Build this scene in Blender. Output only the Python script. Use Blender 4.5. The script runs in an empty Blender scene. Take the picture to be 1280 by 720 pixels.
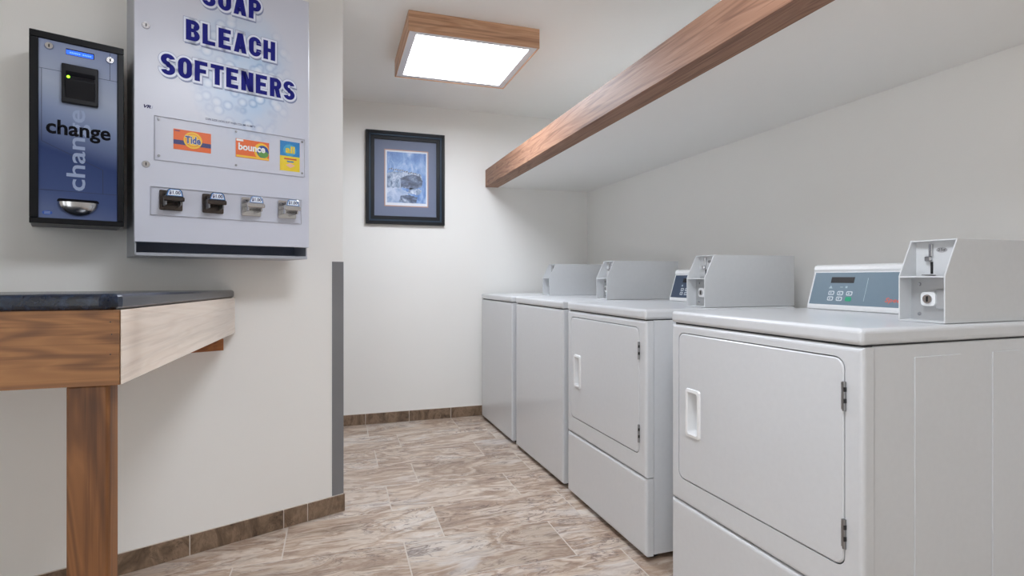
import bpy, bmesh, math, random
from mathutils import Vector, Matrix

# ------------------------------------------------------------------ camera, world, exposure
SC = bpy.context.scene
COL = SC.collection
F_PX, HORIZON, EYE, YAW = 680.0, 347.0, 1.05, math.atan(220 / 680.0)
cam_d = bpy.data.cameras.new('camera')
cam_d.sensor_width = 36.0
cam_d.lens = F_PX / 1280 * 36
cam_d.shift_y = -(360 - HORIZON) / 1280
cam_d.clip_start = 0.02
cam = bpy.data.objects.new('camera', cam_d)
COL.objects.link(cam)
cam.location = (0, 0, EYE)
cam.rotation_euler = (math.pi / 2, 0, -YAW)
SC.camera = cam

world = bpy.data.worlds.new('world')
SC.world = world
world.use_nodes = True
world.node_tree.nodes['Background'].inputs[0].default_value = (0.95, 0.98, 1.0, 1)
world.node_tree.nodes['Background'].inputs[1].default_value = 2.2  # fill light, enters through the two added wall openings
PANEL_STRENGTH = 22.0
SC.view_settings.view_transform = 'Standard'
SC.view_settings.look = 'None'
SC.view_settings.gamma = 1.0
SC.view_settings.use_curve_mapping = False
SC.view_settings.exposure = 0.14
try:
    SC.cycles.max_bounces = 10
    SC.cycles.diffuse_bounces = 6
except Exception:
    pass

# ------------------------------------------------------------------ materials
def srgb(r, g, b):
    f = lambda c: (c / 255 / 12.92) if c / 255 <= 0.04045 else ((c / 255 + 0.055) / 1.055) ** 2.4
    return (f(r), f(g), f(b), 1)

class NT:
    """Small node-tree helper around one Principled material."""
    def __init__(self, name):
        self.m = bpy.data.materials.new(name)
        self.m.use_nodes = True
        self.t = self.m.node_tree
        self.b = self.t.nodes['Principled BSDF']
    def n(self, kind, **kw):
        nd = self.t.nodes.new(kind)
        for k, v in kw.items():
            if k.startswith('i_'):
                key = k[2:]
                key = int(key) if key.isdigit() else key
                nd.inputs[key].default_value = v
            else:
                setattr(nd, k, v)
        return nd
    def l(self, a, b):
        self.t.links.new(a, b)
    def coords(self, scale=(1, 1, 1), loc=(0, 0, 0), rot=(0, 0, 0), rand=False):
        tc = self.n('ShaderNodeTexCoord')
        mp = self.n('ShaderNodeMapping')
        mp.inputs['Scale'].default_value = scale
        mp.inputs['Location'].default_value = loc
        mp.inputs['Rotation'].default_value = rot
        src = tc.outputs['Object']
        if rand:
            oi = self.n('ShaderNodeObjectInfo')
            mul = self.n('ShaderNodeVectorMath', operation='SCALE')
            mul.inputs[0].default_value = (37.0, 53.0, 71.0)
            self.l(oi.outputs['Random'], mul.inputs['Scale'])
            add = self.n('ShaderNodeVectorMath', operation='ADD')
            self.l(src, add.inputs[0]); self.l(mul.outputs[0], add.inputs[1])
            src = add.outputs[0]
        self.l(src, mp.inputs['Vector'])
        return mp.outputs[0]
    def noise(self, vec, scale, detail=4, rough=0.55, dist=0.0):
        nd = self.n('ShaderNodeTexNoise')
        nd.inputs['Scale'].default_value = scale
        nd.inputs['Detail'].default_value = detail
        nd.inputs['Roughness'].default_value = rough
        nd.inputs['Distortion'].default_value = dist
        if vec is not None: self.l(vec, nd.inputs['Vector'])
        return nd.outputs['Fac']
    def ramp(self, fac, stops):
        r = self.n('ShaderNodeValToRGB')
        e = r.color_ramp.elements
        while len(e) < len(stops): e.new(0.5)
        for el, (p, c) in zip(e, stops):
            el.position = p; el.color = c
        self.l(fac, r.inputs[0])
        return r.outputs[0]
    def mix(self, fac, a, b, mode='MIX'):
        m = self.n('ShaderNodeMix', data_type='RGBA', blend_type=mode)
        for sock, v in ((m.inputs[0], fac), (m.inputs[6], a), (m.inputs[7], b)):
            if hasattr(v, 'is_linked'): self.l(v, sock)
            else: sock.default_value = v
        return m.outputs[2]
    def bump(self, h, strength=0.1, dist=0.01):
        b = self.n('ShaderNodeBump')
        b.inputs['Strength'].default_value = strength
        b.inputs['Distance'].default_value = dist
        self.l(h, b.inputs['Height'])
        self.l(b.outputs[0], self.b.inputs['Normal'])
    def set(self, color=None, rough=None, metal=None, spec=None, coat=None):
        if color is not None:
            if hasattr(color, 'is_linked'): self.l(color, self.b.inputs['Base Color'])
            else: self.b.inputs['Base Color'].default_value = color
        if rough is not None: self.b.inputs['Roughness'].default_value = rough
        if metal is not None: self.b.inputs['Metallic'].default_value = metal
        if spec is not None: self.b.inputs['Specular IOR Level'].default_value = spec
        if coat is not None:
            self.b.inputs['Coat Weight'].default_value = coat
            self.b.inputs['Coat Roughness'].default_value = 0.08
        return self.m

def plain(name, c, rough=0.5, metal=0.0, spec=0.5, coat=None):
    t = NT(name)
    v = t.coords()
    n = t.noise(v, 60, 2)
    dark = tuple(x * 0.94 for x in c[:3]) + (1,)
    return t.set(t.mix(n, c, dark), rough, metal, spec, coat)

def paint(name, c, rough=0.6, grain=260, strength=0.12, blot=0.05):
    t = NT(name)
    v = t.coords()
    n = t.noise(v, 1.7, 5, 0.6)
    c2 = tuple(x * (1 - blot) for x in c[:3]) + (1,)
    t.bump(t.noise(v, grain, 3), strength, 0.002)
    return t.set(t.mix(n, c, c2), rough, spec=0.35)

def wood(name, light, mid, dark, axis, rough=0.4, fine=1.0, wavy=1.0, sc=1.0, coat=None, pore=0.6):
    """Oak: growth bands and fine open pores stretched along one local axis."""
    t = NT(name)
    s = [9.0 * sc] * 3; s[axis] = 0.75 * sc
    v = t.coords(tuple(s))
    warp = t.noise(v, 0.9, 3, 0.5)
    # growth rings: sine of a slowly wandering coordinate gives long cathedral lines
    field = t.noise(v, 0.9 * wavy, 3, 0.5, 0.6)
    mul = t.n('ShaderNodeMath', operation='MULTIPLY'); mul.inputs[1].default_value = 62.0; t.l(field, mul.inputs[0])
    sn = t.n('ShaderNodeMath', operation='SINE'); t.l(mul.outputs[0], sn.inputs[0])
    mr = t.n('ShaderNodeMapRange'); mr.inputs['From Min'].default_value = -1.0; t.l(sn.outputs[0], mr.inputs['Value'])
    rings = t.ramp(mr.outputs[0], [(0.0, dark), (0.22, mid), (0.6, light), (1.0, mid)])
    s2 = [85.0] * 3; s2[axis] = 2.0
    pores = t.noise(t.coords(tuple(s2)), 1.0 * fine, 4, 0.65)
    pr = t.ramp(pores, [(0.36, (0.42, 0.34, 0.29, 1)), (0.50, (1, 1, 1, 1))])
    col = t.mix(0.45, mid, rings)
    col = t.mix(pore, col, pr, 'MULTIPLY')
    blot = t.ramp(warp, [(0.35, (0.80, 0.76, 0.74, 1)), (0.65, (1.06, 1.05, 1.04, 1))])
    col = t.mix(0.8, col, blot, 'MULTIPLY')
    t.bump(pores, 0.15, 0.001)
    return t.set(col, rough, spec=0.5, coat=coat)

def stone(name, stops, scale, rough=0.35, rot=0.0, vein=None, bumpy=0.05, stretch=(1.0, 4.2, 1.0), tint=0.0):
    t = NT(name)
    v = t.coords(stretch, rot=(0, 0, rot), rand=True)
    big = t.noise(v, scale, 9, 0.62, 1.7)
    col = t.ramp(big, stops)
    fine = t.noise(v, scale * 7, 5, 0.7, 0.8)
    col = t.mix(0.35, col, t.ramp(fine, [(0.3, (0.55, 0.5, 0.46, 1)), (0.65, (1.1, 1.08, 1.05, 1))]), 'MULTIPLY')
    if vein:
        vn = t.n('ShaderNodeTexNoise'); vn.inputs['Scale'].default_value = scale * 1.25
        vn.inputs['Detail'].default_value = 7; vn.inputs['Roughness'].default_value = 0.6
        vn.inputs['Distortion'].default_value = 2.2
        t.l(t.coords(stretch, loc=(5.2, 1.3, 0.7), rot=(0, 0, rot), rand=True), vn.inputs['Vector'])
        m = t.ramp(vn.outputs['Fac'], [(0.485, (0, 0, 0, 1)), (0.5, (1, 1, 1, 1)), (0.515, (0, 0, 0, 1))])
        patch = t.ramp(t.noise(v, scale * 0.8, 2), [(0.42, (0, 0, 0, 1)), (0.6, (0.85, 0.85, 0.85, 1))])
        col = t.mix(t.mix(1.0, m, patch, 'MULTIPLY'), col, vein)
    if tint:
        oi = t.n('ShaderNodeObjectInfo')
        col = t.mix(tint, col, t.ramp(oi.outputs['Random'], [(0, (0.74, 0.72, 0.70, 1)), (1, (1.12, 1.1, 1.08, 1))]), 'MULTIPLY')
    t.bump(big, bumpy, 0.01)
    return t.set(col, rough, spec=0.45)

M = {}
M['wall'] = paint('wall_paint', srgb(242, 241, 238), 0.55, blot=0.03)
M['ceiling'] = paint('ceiling_paint', srgb(246, 246, 244), 0.8, 180, 0.2, 0.03)
M['shelf_white'] = paint('shelf_paint', srgb(246, 246, 244), 0.6, 220, 0.1, 0.03)
M['grout'] = paint('grout', srgb(212, 202, 192), 0.9)
def marble_tile():
    """Travertine-look porcelain: flowing bands along the tile, white clouds, thin dark wavy lines."""
    t = NT('floor_tile_stone')
    st = (1.0, 3.1, 1.0)
    v = t.coords(st, rot=(0, 0, 0.10), rand=True)
    wn = t.n('ShaderNodeTexNoise'); wn.inputs['Scale'].default_value = 2.6; wn.inputs['Detail'].default_value = 3
    t.l(v, wn.inputs['Vector'])
    sub = t.n('ShaderNodeVectorMath', operation='SUBTRACT'); sub.inputs[1].default_value = (0.5, 0.5, 0.5)
    t.l(wn.outputs['Color'], sub.inputs[0])
    scl = t.n('ShaderNodeVectorMath', operation='SCALE'); scl.inputs['Scale'].default_value = 0.55
    t.l(sub.outputs[0], scl.inputs[0])
    add = t.n('ShaderNodeVectorMath', operation='ADD'); t.l(v, add.inputs[0]); t.l(scl.outputs[0], add.inputs[1])
    w = add.outputs[0]
    big = t.noise(w, 1.35, 7, 0.60, 0.5)
    col = t.ramp(big, [(0.28, srgb(142, 122, 106)), (0.36, srgb(196, 182, 168)), (0.41, srgb(160, 138, 122)), (0.45, srgb(190, 173, 157)),
                       (0.49, srgb(208, 197, 186)), (0.53, srgb(166, 144, 126)), (0.57, srgb(200, 185, 170)), (0.62, srgb(212, 206, 200)),
                       (0.67, srgb(182, 162, 146)), (0.74, srgb(214, 210, 206))])
    streak = t.noise(w, 6.5, 8, 0.66, 0.6)
    col = t.mix(0.6, col, t.ramp(streak, [(0.33, (0.42, 0.34, 0.30, 1)), (0.43, (0.95, 0.90, 0.86, 1)), (0.60, (1.14, 1.11, 1.08, 1))]), 'MULTIPLY')
    v2 = t.noise(w, 2.3, 8, 0.62, 0.9)
    lines = t.ramp(v2, [(0.45, (0, 0, 0, 1)), (0.468, (1, 1, 1, 1)), (0.482, (0, 0, 0, 1)), (0.55, (0, 0, 0, 1)), (0.566, (1, 1, 1, 1)), (0.58, (0, 0, 0, 1))])
    patch = t.ramp(t.noise(v, 2.0, 2), [(0.40, (0, 0, 0, 1)), (0.58, (0.85, 0.85, 0.85, 1))])
    col = t.mix(t.mix(1.0, lines, patch, 'MULTIPLY'), col, srgb(94, 74, 72))
    cloud = t.ramp(t.noise(w, 1.6, 6, 0.65, 0.8), [(0.56, (0, 0, 0, 1)), (0.70, (0.7, 0.7, 0.7, 1))])
    col = t.mix(cloud, col, srgb(212, 208, 206))
    oi = t.n('ShaderNodeObjectInfo')
    col = t.mix(0.5, col, t.ramp(oi.outputs['Random'], [(0, (0.80, 0.77, 0.74, 1)), (0.5, (0.98, 0.95, 0.93, 1)), (1, (1.04, 1.03, 1.02, 1))]), 'MULTIPLY')
    t.bump(streak, 0.06, 0.004)
    return t.set(col, 0.36, spec=0.45)
M['tile'] = marble_tile()
M['base_tile'] = stone('baseboard_stone', [(0.32, srgb(82, 67, 54)), (0.46, srgb(120, 100, 82)), (0.56, srgb(146, 124, 104)),
                       (0.7, srgb(104, 86, 70))], 6.0, 0.35, 0.0, srgb(60, 46, 38), stretch=(1.6, 1.0, 1.0))
M['enamel'] = plain('white_enamel', srgb(213, 215, 218), 0.28, spec=0.5, coat=0.3)
M['case'] = plain('coin_case_enamel', srgb(210, 212, 214), 0.35, spec=0.45)
M['plastic'] = plain('white_plastic', srgb(236, 237, 238), 0.3)
M['chrome'] = plain('chrome', srgb(200, 200, 202), 0.18, 1.0)
M['zinc'] = plain('zinc_plate', srgb(196, 197, 198), 0.45, 0.6)
M['emblem'] = plain('emblem_grey', srgb(168, 168, 170), 0.4)
M['steel'] = plain('brushed_steel', srgb(150, 151, 153), 0.38, 1.0)
M['dark_steel'] = plain('blackened_steel', srgb(88, 82, 80), 0.22, 1.0)
M['black'] = plain('black_plastic', srgb(22, 22, 26), 0.35)
M['gap'] = plain('gap_shade', srgb(60, 60, 62), 0.8)  # dark grey paints the shade inside the top seam and door recess
M['foot'] = plain('rubber_foot', srgb(30, 30, 31), 0.8)
M['guard'] = paint('galvanised_guard', srgb(138, 138, 141), 0.5, 60, 0.15, 0.35)
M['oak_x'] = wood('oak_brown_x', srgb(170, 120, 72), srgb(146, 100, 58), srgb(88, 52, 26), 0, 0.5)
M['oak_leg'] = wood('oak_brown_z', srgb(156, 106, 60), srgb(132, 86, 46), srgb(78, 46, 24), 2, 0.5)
M['oak_glare'] = wood('oak_glare_y', srgb(246, 232, 218), srgb(240, 222, 204), srgb(232, 210, 190), 1, 0.3, coat=1.0, pore=0.22)  # near-white base colour paints in the glare on the side apron
M['oak_block'] = wood('oak_block', srgb(190, 122, 66), srgb(170, 104, 54), srgb(130, 76, 38), 0, 0.5)
M['fascia'] = wood('oak_fascia_y', srgb(176, 138, 114), srgb(152, 114, 92), srgb(114, 80, 62), 1, 0.55)
M['lamp_oak_x'] = wood('lamp_oak_x', srgb(228, 188, 156), srgb(216, 172, 138), srgb(190, 144, 110), 0, 0.45, sc=0.8)
M['lamp_oak_y'] = wood('lamp_oak_y', srgb(228, 188, 156), srgb(216, 172, 138), srgb(190, 144, 110), 1, 0.45, sc=0.8)
M['cream_rim'] = plain('lamp_rim', srgb(232, 233, 238), 0.4)

def emission(name, c, s):
    t = NT(name)
    t.set(c, 0.5)
    t.b.inputs['Emission Color'].default_value = c
    t.b.inputs['Emission Strength'].default_value = s
    return t.m
M['lamp'] = emission('lamp_diffuser', srgb(240, 246, 255), PANEL_STRENGTH)
M['led'] = emission('green_led', srgb(150, 255, 40), 3.0)
M['lcd'] = emission('blue_lcd', srgb(40, 100, 245), 0.9)
M['lcd_text'] = emission('lcd_text', srgb(120, 170, 255), 0.9)

def laminate():
    t = NT('navy_laminate')
    v = t.coords()
    a = t.noise(v, 38, 6, 0.7, 0.6)
    c = t.ramp(a, [(0.36, srgb(10, 14, 24)), (0.52, srgb(20, 30, 48)), (0.64, srgb(36, 50, 72)), (0.76, srgb(104, 90, 92))])
    return t.set(c, 0.2, spec=0.5)
M['laminate'] = laminate()

# ------------------------------------------------------------------ mesh helpers
def put(name, bm, mat, parent=None, smooth=False, loc=None):
    me = bpy.data.meshes.new(name)
    bmesh.ops.recalc_face_normals(bm, faces=bm.faces[:])
    if len(bm.faces) == 1:
        bm.normal_update()
        if bm.faces[:][0].normal.y > 0: bmesh.ops.reverse_faces(bm, faces=bm.faces[:])
    bm.to_mesh(me); bm.free()
    if smooth:
        for p in me.polygons: p.use_smooth = True
    if mat is not None: me.materials.append(mat)
    o = bpy.data.objects.new(name, me)
    COL.objects.link(o)
    if parent is not None: o.parent = parent
    if loc is not None: o.location = loc
    return o

def tag(o, label=None, cat=None, group=None, kind=None):
    if label: o['label'] = label
    if cat: o['category'] = cat
    if group: o['group'] = group
    if kind: o['kind'] = kind
    return o

def empty(name, loc, rz=0.0):
    o = bpy.data.objects.new(name, None)
    COL.objects.link(o)
    o.location = loc; o.rotation_euler = (0, 0, rz)
    o.empty_display_size = 0.05
    return o

def bm_box(x0, x1, y0, y1, z0, z1, bev=0.0, seg=2, bm=None):
    own = bm is None
    b = bmesh.new()
    vs = [b.verts.new((x, y, z)) for z in (z0, z1) for y in (y0, y1) for x in (x0, x1)]
    for f in ((0, 2, 3, 1), (4, 5, 7, 6), (0, 1, 5, 4), (2, 6, 7, 3), (0, 4, 6, 2), (1, 3, 7, 5)):
        b.faces.new([vs[i] for i in f])
    if bev > 0:
        bmesh.ops.bevel(b, geom=b.edges[:], offset=bev, segments=seg, profile=0.5, affect='EDGES')
    if own: return b
    merge(bm, b)
    return bm

def merge(bm, b):
    me = bpy.data.meshes.new('tmp'); b.to_mesh(me); b.free()
    bm.from_mesh(me); bpy.data.meshes.remove(me)

def box(name, x0, x1, y0, y1, z0, z1, mat, parent=None, bev=0.0, seg=2, smooth=False):
    """A box whose object origin is its own base centre."""
    cx, cy = (x0 + x1) / 2, (y0 + y1) / 2
    return put(name, bm_box(x0 - cx, x1 - cx, y0 - cy, y1 - cy, 0, z1 - z0, bev, seg), mat, parent, smooth, (cx, cy, z0))

def bm_prism(pts, a0, a1, axis, bev=0.0, seg=2):
    """Extrude a 2D outline along an axis: axis 0 -> pts are (y,z), 1 -> (x,z), 2 -> (x,y)."""
    def P(p, a):
        return {0: (a, p[0], p[1]), 1: (p[0], a, p[1]), 2: (p[0], p[1], a)}[axis]
    b = bmesh.new()
    A = [b.verts.new(P(p, a0)) for p in pts]
    B = [b.verts.new(P(p, a1)) for p in pts]
    b.faces.new(A); b.faces.new(B[::-1])
    n = len(pts)
    for i in range(n):
        b.faces.new((A[i], A[(i + 1) % n], B[(i + 1) % n], B[i]))
    bmesh.ops.recalc_face_normals(b, faces=b.faces[:])
    if bev > 0:
        bmesh.ops.bevel(b, geom=b.edges[:], offset=bev, segments=seg, profile=0.5, affect='EDGES')
    return b

def prism(name, pts, a0, a1, axis, mat, parent=None, bev=0.0, seg=2, smooth=False):
    return put(name, bm_prism(pts, a0, a1, axis, bev, seg), mat, parent, smooth)

def rrect(u0, u1, v0, v1, r, n=6):
    pts = []
    for cu, cv, a in ((u1 - r, v1 - r, 0), (u0 + r, v1 - r, 90), (u0 + r, v0 + r, 180), (u1 - r, v0 + r, 270)):
        for k in range(n + 1):
            t = math.radians(a + 90 * k / n)
            pts.append((cu + r * math.cos(t), cv + r * math.sin(t)))
    return pts

def bm_cyl(p, axis, r, h, seg=20, r2=None, bev=0.0):
    """Cylinder starting at p and running h along axis vector."""
    b = bmesh.new()
    bmesh.ops.create_cone(b, cap_ends=True, segments=seg, radius1=r, radius2=r if r2 is None else r2, depth=h)
    bmesh.ops.translate(b, verts=b.verts[:], vec=(0, 0, h / 2))
    if bev:
        es = [e for e in b.edges if abs(e.verts[0].co.z - e.verts[1].co.z) < 1e-6]
        bmesh.ops.bevel(b, geom=es, offset=bev, segments=2, profile=0.5, affect='EDGES')
    q = Vector((0, 0, 1)).rotation_difference(Vector(axis)).to_matrix().to_4x4()
    bmesh.ops.transform(b, matrix=Matrix.Translation(p) @ q, verts=b.verts[:])
    return b

def bm_panel_hole(u0, u1, v0, v1, hole, r, depth, seg=4, hole_depth=None, hole_round=0.0015):
    """Panel facing -X in the (y,z) plane with rounded outer edges and one hole.
    Front at x=0, body reaches x=depth. hole: list of (y,z)."""
    b = bmesh.new()
    rings = []
    for k in range(seg + 1):
        t = math.pi / 2 * k / seg
        ins = r * (1 - math.sin(t)); x = r * (1 - math.cos(t))
        rings.append((ins, x))
    rings.append((0.0, depth))
    loops = []
    # order: k=0 -> inset r, x=0
    for ins, x in rings:
        pts = ((u0 + ins, v0 + ins), (u1 - ins, v0 + ins), (u1 - ins, v1 - ins), (u0 + ins, v1 - ins))
        loops.append([b.verts.new((x, p[0], p[1])) for p in pts])
    for A, B in zip(loops, loops[1:]):
        for i in range(4):
            b.faces.new((A[i], A[(i + 1) % 4], B[(i + 1) % 4], B[i]))
    if hole is None:
        b.faces.new(loops[0])
    else:
        hd = depth if hole_depth is None else hole_depth
        H0 = [b.verts.new((0, p[0], p[1])) for p in hole]
        H1 = [b.verts.new((hd, p[0], p[1])) for p in hole]
        n = len(hole)
        e_in = []
        for i in range(n):
            f = b.faces.new((H0[i], H0[(i + 1) % n], H1[(i + 1) % n], H1[i]))
            e_in.append(b.edges.get((H0[i], H0[(i + 1) % n])))
        e_out = [b.edges.get((loops[0][i], loops[0][(i + 1) % 4])) for i in range(4)]
        bmesh.ops.triangle_fill(b, use_beauty=True, use_dissolve=False, edges=e_in + e_out)
    return b

def text_bm(s, u0, u1, v0, v1, offset=0.0, shear=0.0, sp=1.0, grow=0.0):
    """Lettering in the x/z plane facing -Y, fitted to the rectangle (of the un-offset letters)."""
    def mk(off):
        cu = bpy.data.curves.new('t', 'FONT')
        cu.body = s; cu.size = 1.0; cu.offset = off; cu.shear = shear; cu.space_character = sp; cu.resolution_u = 3
        cu.fill_mode = 'FRONT' if False else 'BOTH'
        cu.dimensions = '2D'
        ob = bpy.data.objects.new('t', cu)
        COL.objects.link(ob)
        dg = bpy.context.evaluated_depsgraph_get(); dg.update()
        me = bpy.data.meshes.new_from_object(ob.evaluated_get(dg))
        bpy.data.objects.remove(ob); bpy.data.curves.remove(cu)
        return me
    ref = mk(offset)
    xs = [v.co.x for v in ref.vertices]; ys = [v.co.y for v in ref.vertices]
    bx0, bx1, by0, by1 = min(xs), max(xs), min(ys), max(ys)
    me = ref if not grow else mk(offset + grow)
    b = bmesh.new(); b.from_mesh(me)
    sx = (u1 - u0) / (bx1 - bx0); sy = (v1 - v0) / (by1 - by0)
    for v in b.verts:
        v.co = Vector((u0 + (v.co.x - bx0) * sx, 0, v0 + (v.co.y - by0) * sy))
    return b

def quadprint(pts, y):
    b = bmesh.new()
    b.faces.new([b.verts.new((p[0], y, p[1])) for p in pts])
    return b

def ellipse(cx, cz, rx, rz, n=32, a0=0, a1=360):
    return [(cx + rx * math.cos(math.radians(a0 + (a1 - a0) * k / n)), cz + rz * math.sin(math.radians(a0 + (a1 - a0) * k / n))) for k in range(n if a1 - a0 == 360 else n + 1)]

# ------------------------------------------------------------------ the room
YB, XR, ZC = 4.02, 1.944, 2.313
XL, YF = -2.2, -2.0
FILL_GAP0, FILL_GAP1 = -1.6, -0.7
SIDE0, SIDE1 = -1.6, -0.2
TH = math.radians(22.5)
A0 = Vector((-0.733, 2.250, 0))
D = Vector((math.cos(TH), math.sin(TH), 0))
N = Vector((math.sin(TH), -math.cos(TH), 0))      # towards the room
S_END = 0.825

floor = tag(box('floor', XL, XR + 0.1, YF, YB + 0.1, -0.10, -0.0012, M['grout']), kind='structure')
tag(box('ceiling', XL - 0.1, XR + 0.1, YF - 0.1, YB + 0.1, ZC, ZC + 0.08, M['ceiling']), kind='structure')
wb = tag(box('wall_back', XL, XR + 0.1, YB, YB + 0.1, -0.1, ZC, M['wall']), kind='structure')
tag(box('wall_right', XR, XR + 0.1, YF, YB, -0.1, ZC, M['wall']), kind='structure')
wf = empty('wall_front', (0, YF, 0)); tag(wf, kind='structure')      # opening added behind the viewpoint to let in fill light
put('wall_panel', bm_box(XL, FILL_GAP0, -0.1, 0, -0.1, ZC), M['wall'], wf)
put('wall_panel', bm_box(FILL_GAP1, XR + 0.1, -0.1, 0, -0.1, ZC), M['wall'], wf)
put('lintel', bm_box(FILL_GAP0, FILL_GAP1, -0.1, 0, 2.12, ZC), M['wall'], wf)
wg = empty('wall_far_left', (XL, 0, 0)); tag(wg, kind='structure')  # the gap in this wall is added too, for fill from the left
put('wall_panel', bm_box(-0.1, 0, SIDE1, YB + 0.1, -0.1, ZC), M['wall'], wg)
put('wall_panel', bm_box(-0.1, 0, YF - 0.1, SIDE0, -0.1, ZC), M['wall'], wg)
put('lintel', bm_box(-0.1, 0, SIDE0, SIDE1, 2.12, ZC), M['wall'], wg)
# angled partition carrying the two machines
wl = empty('wall_left', tuple(A0), TH)
tag(wl, kind='structure')
put('wall_panel', bm_box(-1.62, S_END, 0.0, 0.12, 0.0, ZC), M['wall'], wl)

# floor tiles, 0.61 x 0.30 m, every second row shifted by a third
PX, PY, G = 0.6125, 0.3055, 0.0024
me_tile = {}
rng = random.Random(4)
def floor_tile(x0, x1, y0, y1):
    w, h = round(x1 - x0, 4), round(y1 - y0, 4)
    if w < 0.02 or h < 0.02: return
    key = (w, h)
    cx, cy = (x0 + x1) / 2, (y0 + y1) / 2
    if key not in me_tile:
        b = bmesh.new()
        a, c = w / 2 - G, h / 2 - G
        lo = [b.verts.new((sx * a, sy * c, -0.004)) for sx, sy in ((-1, -1), (1, -1), (1, 1), (-1, 1))]
        md = [b.verts.new((sx * a, sy * c, -0.0012)) for sx, sy in ((-1, -1), (1, -1), (1, 1), (-1, 1))]
        e = 0.0008
        tp = [b.verts.new((sx * (a - e), sy * (c - e), 0)) for sx, sy in ((-1, -1), (1, -1), (1, 1), (-1, 1))]
        b.faces.new(tp)
        for A, B in ((lo, md), (md, tp)):
            for i in range(4): b.faces.new((A[i], A[(i + 1) % 4], B[(i + 1) % 4], B[i]))
        me = bpy.data.meshes.new('floor_tile'); b.to_mesh(me); b.free()
        me.materials.append(M['tile'])
        me_tile[key] = me
    o = bpy.data.objects.new('floor_tile', me_tile[key])
    COL.objects.link(o)
    o.parent = floor
    o.location = (cx - floor.location.x, cy - floor.location.y, -floor.location.z)
    if rng.random() < 0.5: o.rotation_euler = (0, 0, math.pi)
row = 0
y1 = YB
while y1 > YF + 0.02:
    y0 = max(y1 - PY, YF)
    xj = 0.205 + 0.0085 * min(row, 9) + (0.172 if row % 2 else 0.0)
    x = xj - math.ceil((xj - XL) / PX) * PX
    while x < XR:
        floor_tile(max(x, XL), min(x + PX, XR), y0, y1)
        x += PX
    y1 -= PY; row += 1

# tiled baseboards
def base_run(parent, joints, y_face, h, th, names='baseboard_tile'):
    for a, b in zip(joints, joints[1:]):
        o = box(names, a + 0.0018, b - 0.0018, y_face - th, y_face, 0.0015, h, M['base_tile'], parent, 0.0012, 1)
bb = empty('baseboard_back', (0, YB, 0)); tag(bb, kind='structure')
put('grout_bed', bm_box(XL, XR, -0.007, -0.0002, 0, 0.0785), M['grout'], bb)
base_run(bb, [XL, -1.95, -1.643, -1.336, -1.029, -0.72, -0.414, -0.106, 0.2, 0.509, 0.818, 1.124, 1.43, 1.737, XR], 0.0, 0.0775, 0.009)
bl = empty('baseboard_left', tuple(A0), TH); tag(bl, kind='structure')
put('grout_bed', bm_box(-1.55, S_END, -0.007, -0.0002, 0, 0.0785), M['grout'], bl)
base_run(bl, [-1.55, -1.345, -1.03, -0.72, -0.4, -0.09, 0.222, 0.565, 0.665, S_END + 0.008], 0.0, 0.0775, 0.009)

# steel corner guard on the partition end
cg = empty('corner_guard', tuple(A0 + D * S_END), TH)
tag(cg, 'grey galvanised steel corner guard on the end of the angled wall', 'corner guard')
b = bmesh.new()
bm_box(-0.050, 0.0025, -0.0025, -0.0002, 0.080, 1.121, 0.0, bm=b)
put('front_flange', b, M['guard'], cg)
put('end_flange', bm_box(0.0003, 0.0025, -0.0002, 0.05, 0.080, 1.121), M['guard'], cg)

# ------------------------------------------------------------------ ceiling lights
def ceiling_light(loc, label):
    r = empty('ceiling_light', loc)
    tag(r, label, 'ceiling light', 'square oak-framed ceiling lights')
    w, d, h, t = 0.33, 0.315, 0.098, 0.019
    t = 0.007
    put('frame_board', bm_box(-w, w, -d, -d + t, -h, 0, 0.0015, 1), M['lamp_oak_x'], r)
    put('frame_board', bm_box(-w, w, d - t, d, -h, 0, 0.0015, 1), M['lamp_oak_x'], r)
    put('frame_board', bm_box(-w, -w + t, -d + t, d - t, -h, 0, 0.0015, 1), M['lamp_oak_y'], r)
    put('frame_board', bm_box(w - t, w, -d + t, d - t, -h, 0, 0.0015, 1), M['lamp_oak_y'], r)
    b = bmesh.new()
    iw, idp, rw = w - t, d - t, 0.036
    bm_box(-iw, iw, -idp, -idp + rw, -h + 0.004, -h + 0.012, bm=b)
    bm_box(-iw, iw, idp - rw, idp, -h + 0.004, -h + 0.012, bm=b)
    bm_box(-iw, -iw + rw, -idp + rw, idp - rw, -h + 0.004, -h + 0.012, bm=b)
    bm_box(iw - rw, iw, -idp + rw, idp - rw, -h + 0.004, -h + 0.012, bm=b)
    put('rim', b, M['cream_rim'], r)
    put('diffuser', bm_box(-iw + rw, iw - rw, -idp + rw, idp - rw, -h + 0.009, -h + 0.013), M['lamp'], r)
    put('housing', bm_box(-iw, iw, -idp, idp, -h + 0.0135, -0.001), M['cream_rim'], r)
    return r
ceiling_light((0.655, 2.903, ZC), 'square oak-framed ceiling light glowing white, in front of the oak-edged shelf')
ceiling_light((0.40, 0.75, ZC), 'added unseen square oak-framed ceiling light right above the viewpoint')  # lamp out of view, added to brighten walls and machine fronts

# ------------------------------------------------------------------ shelf over the machines
sh = empty('wall_shelf', (XR, YB, 1.742))
tag(sh, 'long white shelf with a thick oak front beam above the washers and dryers', 'shelf')
put('shelf_board', bm_box(1.18 - XR, -0.001, 0.05 - YB, -0.001, 0.004, 0.034), M['shelf_white'], sh)
put('oak_beam', bm_box(1.086 - XR, 1.186 - XR, 0.05 - YB, -0.001, 0, 0.130, 0.002, 2), M['fascia'], sh)

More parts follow.
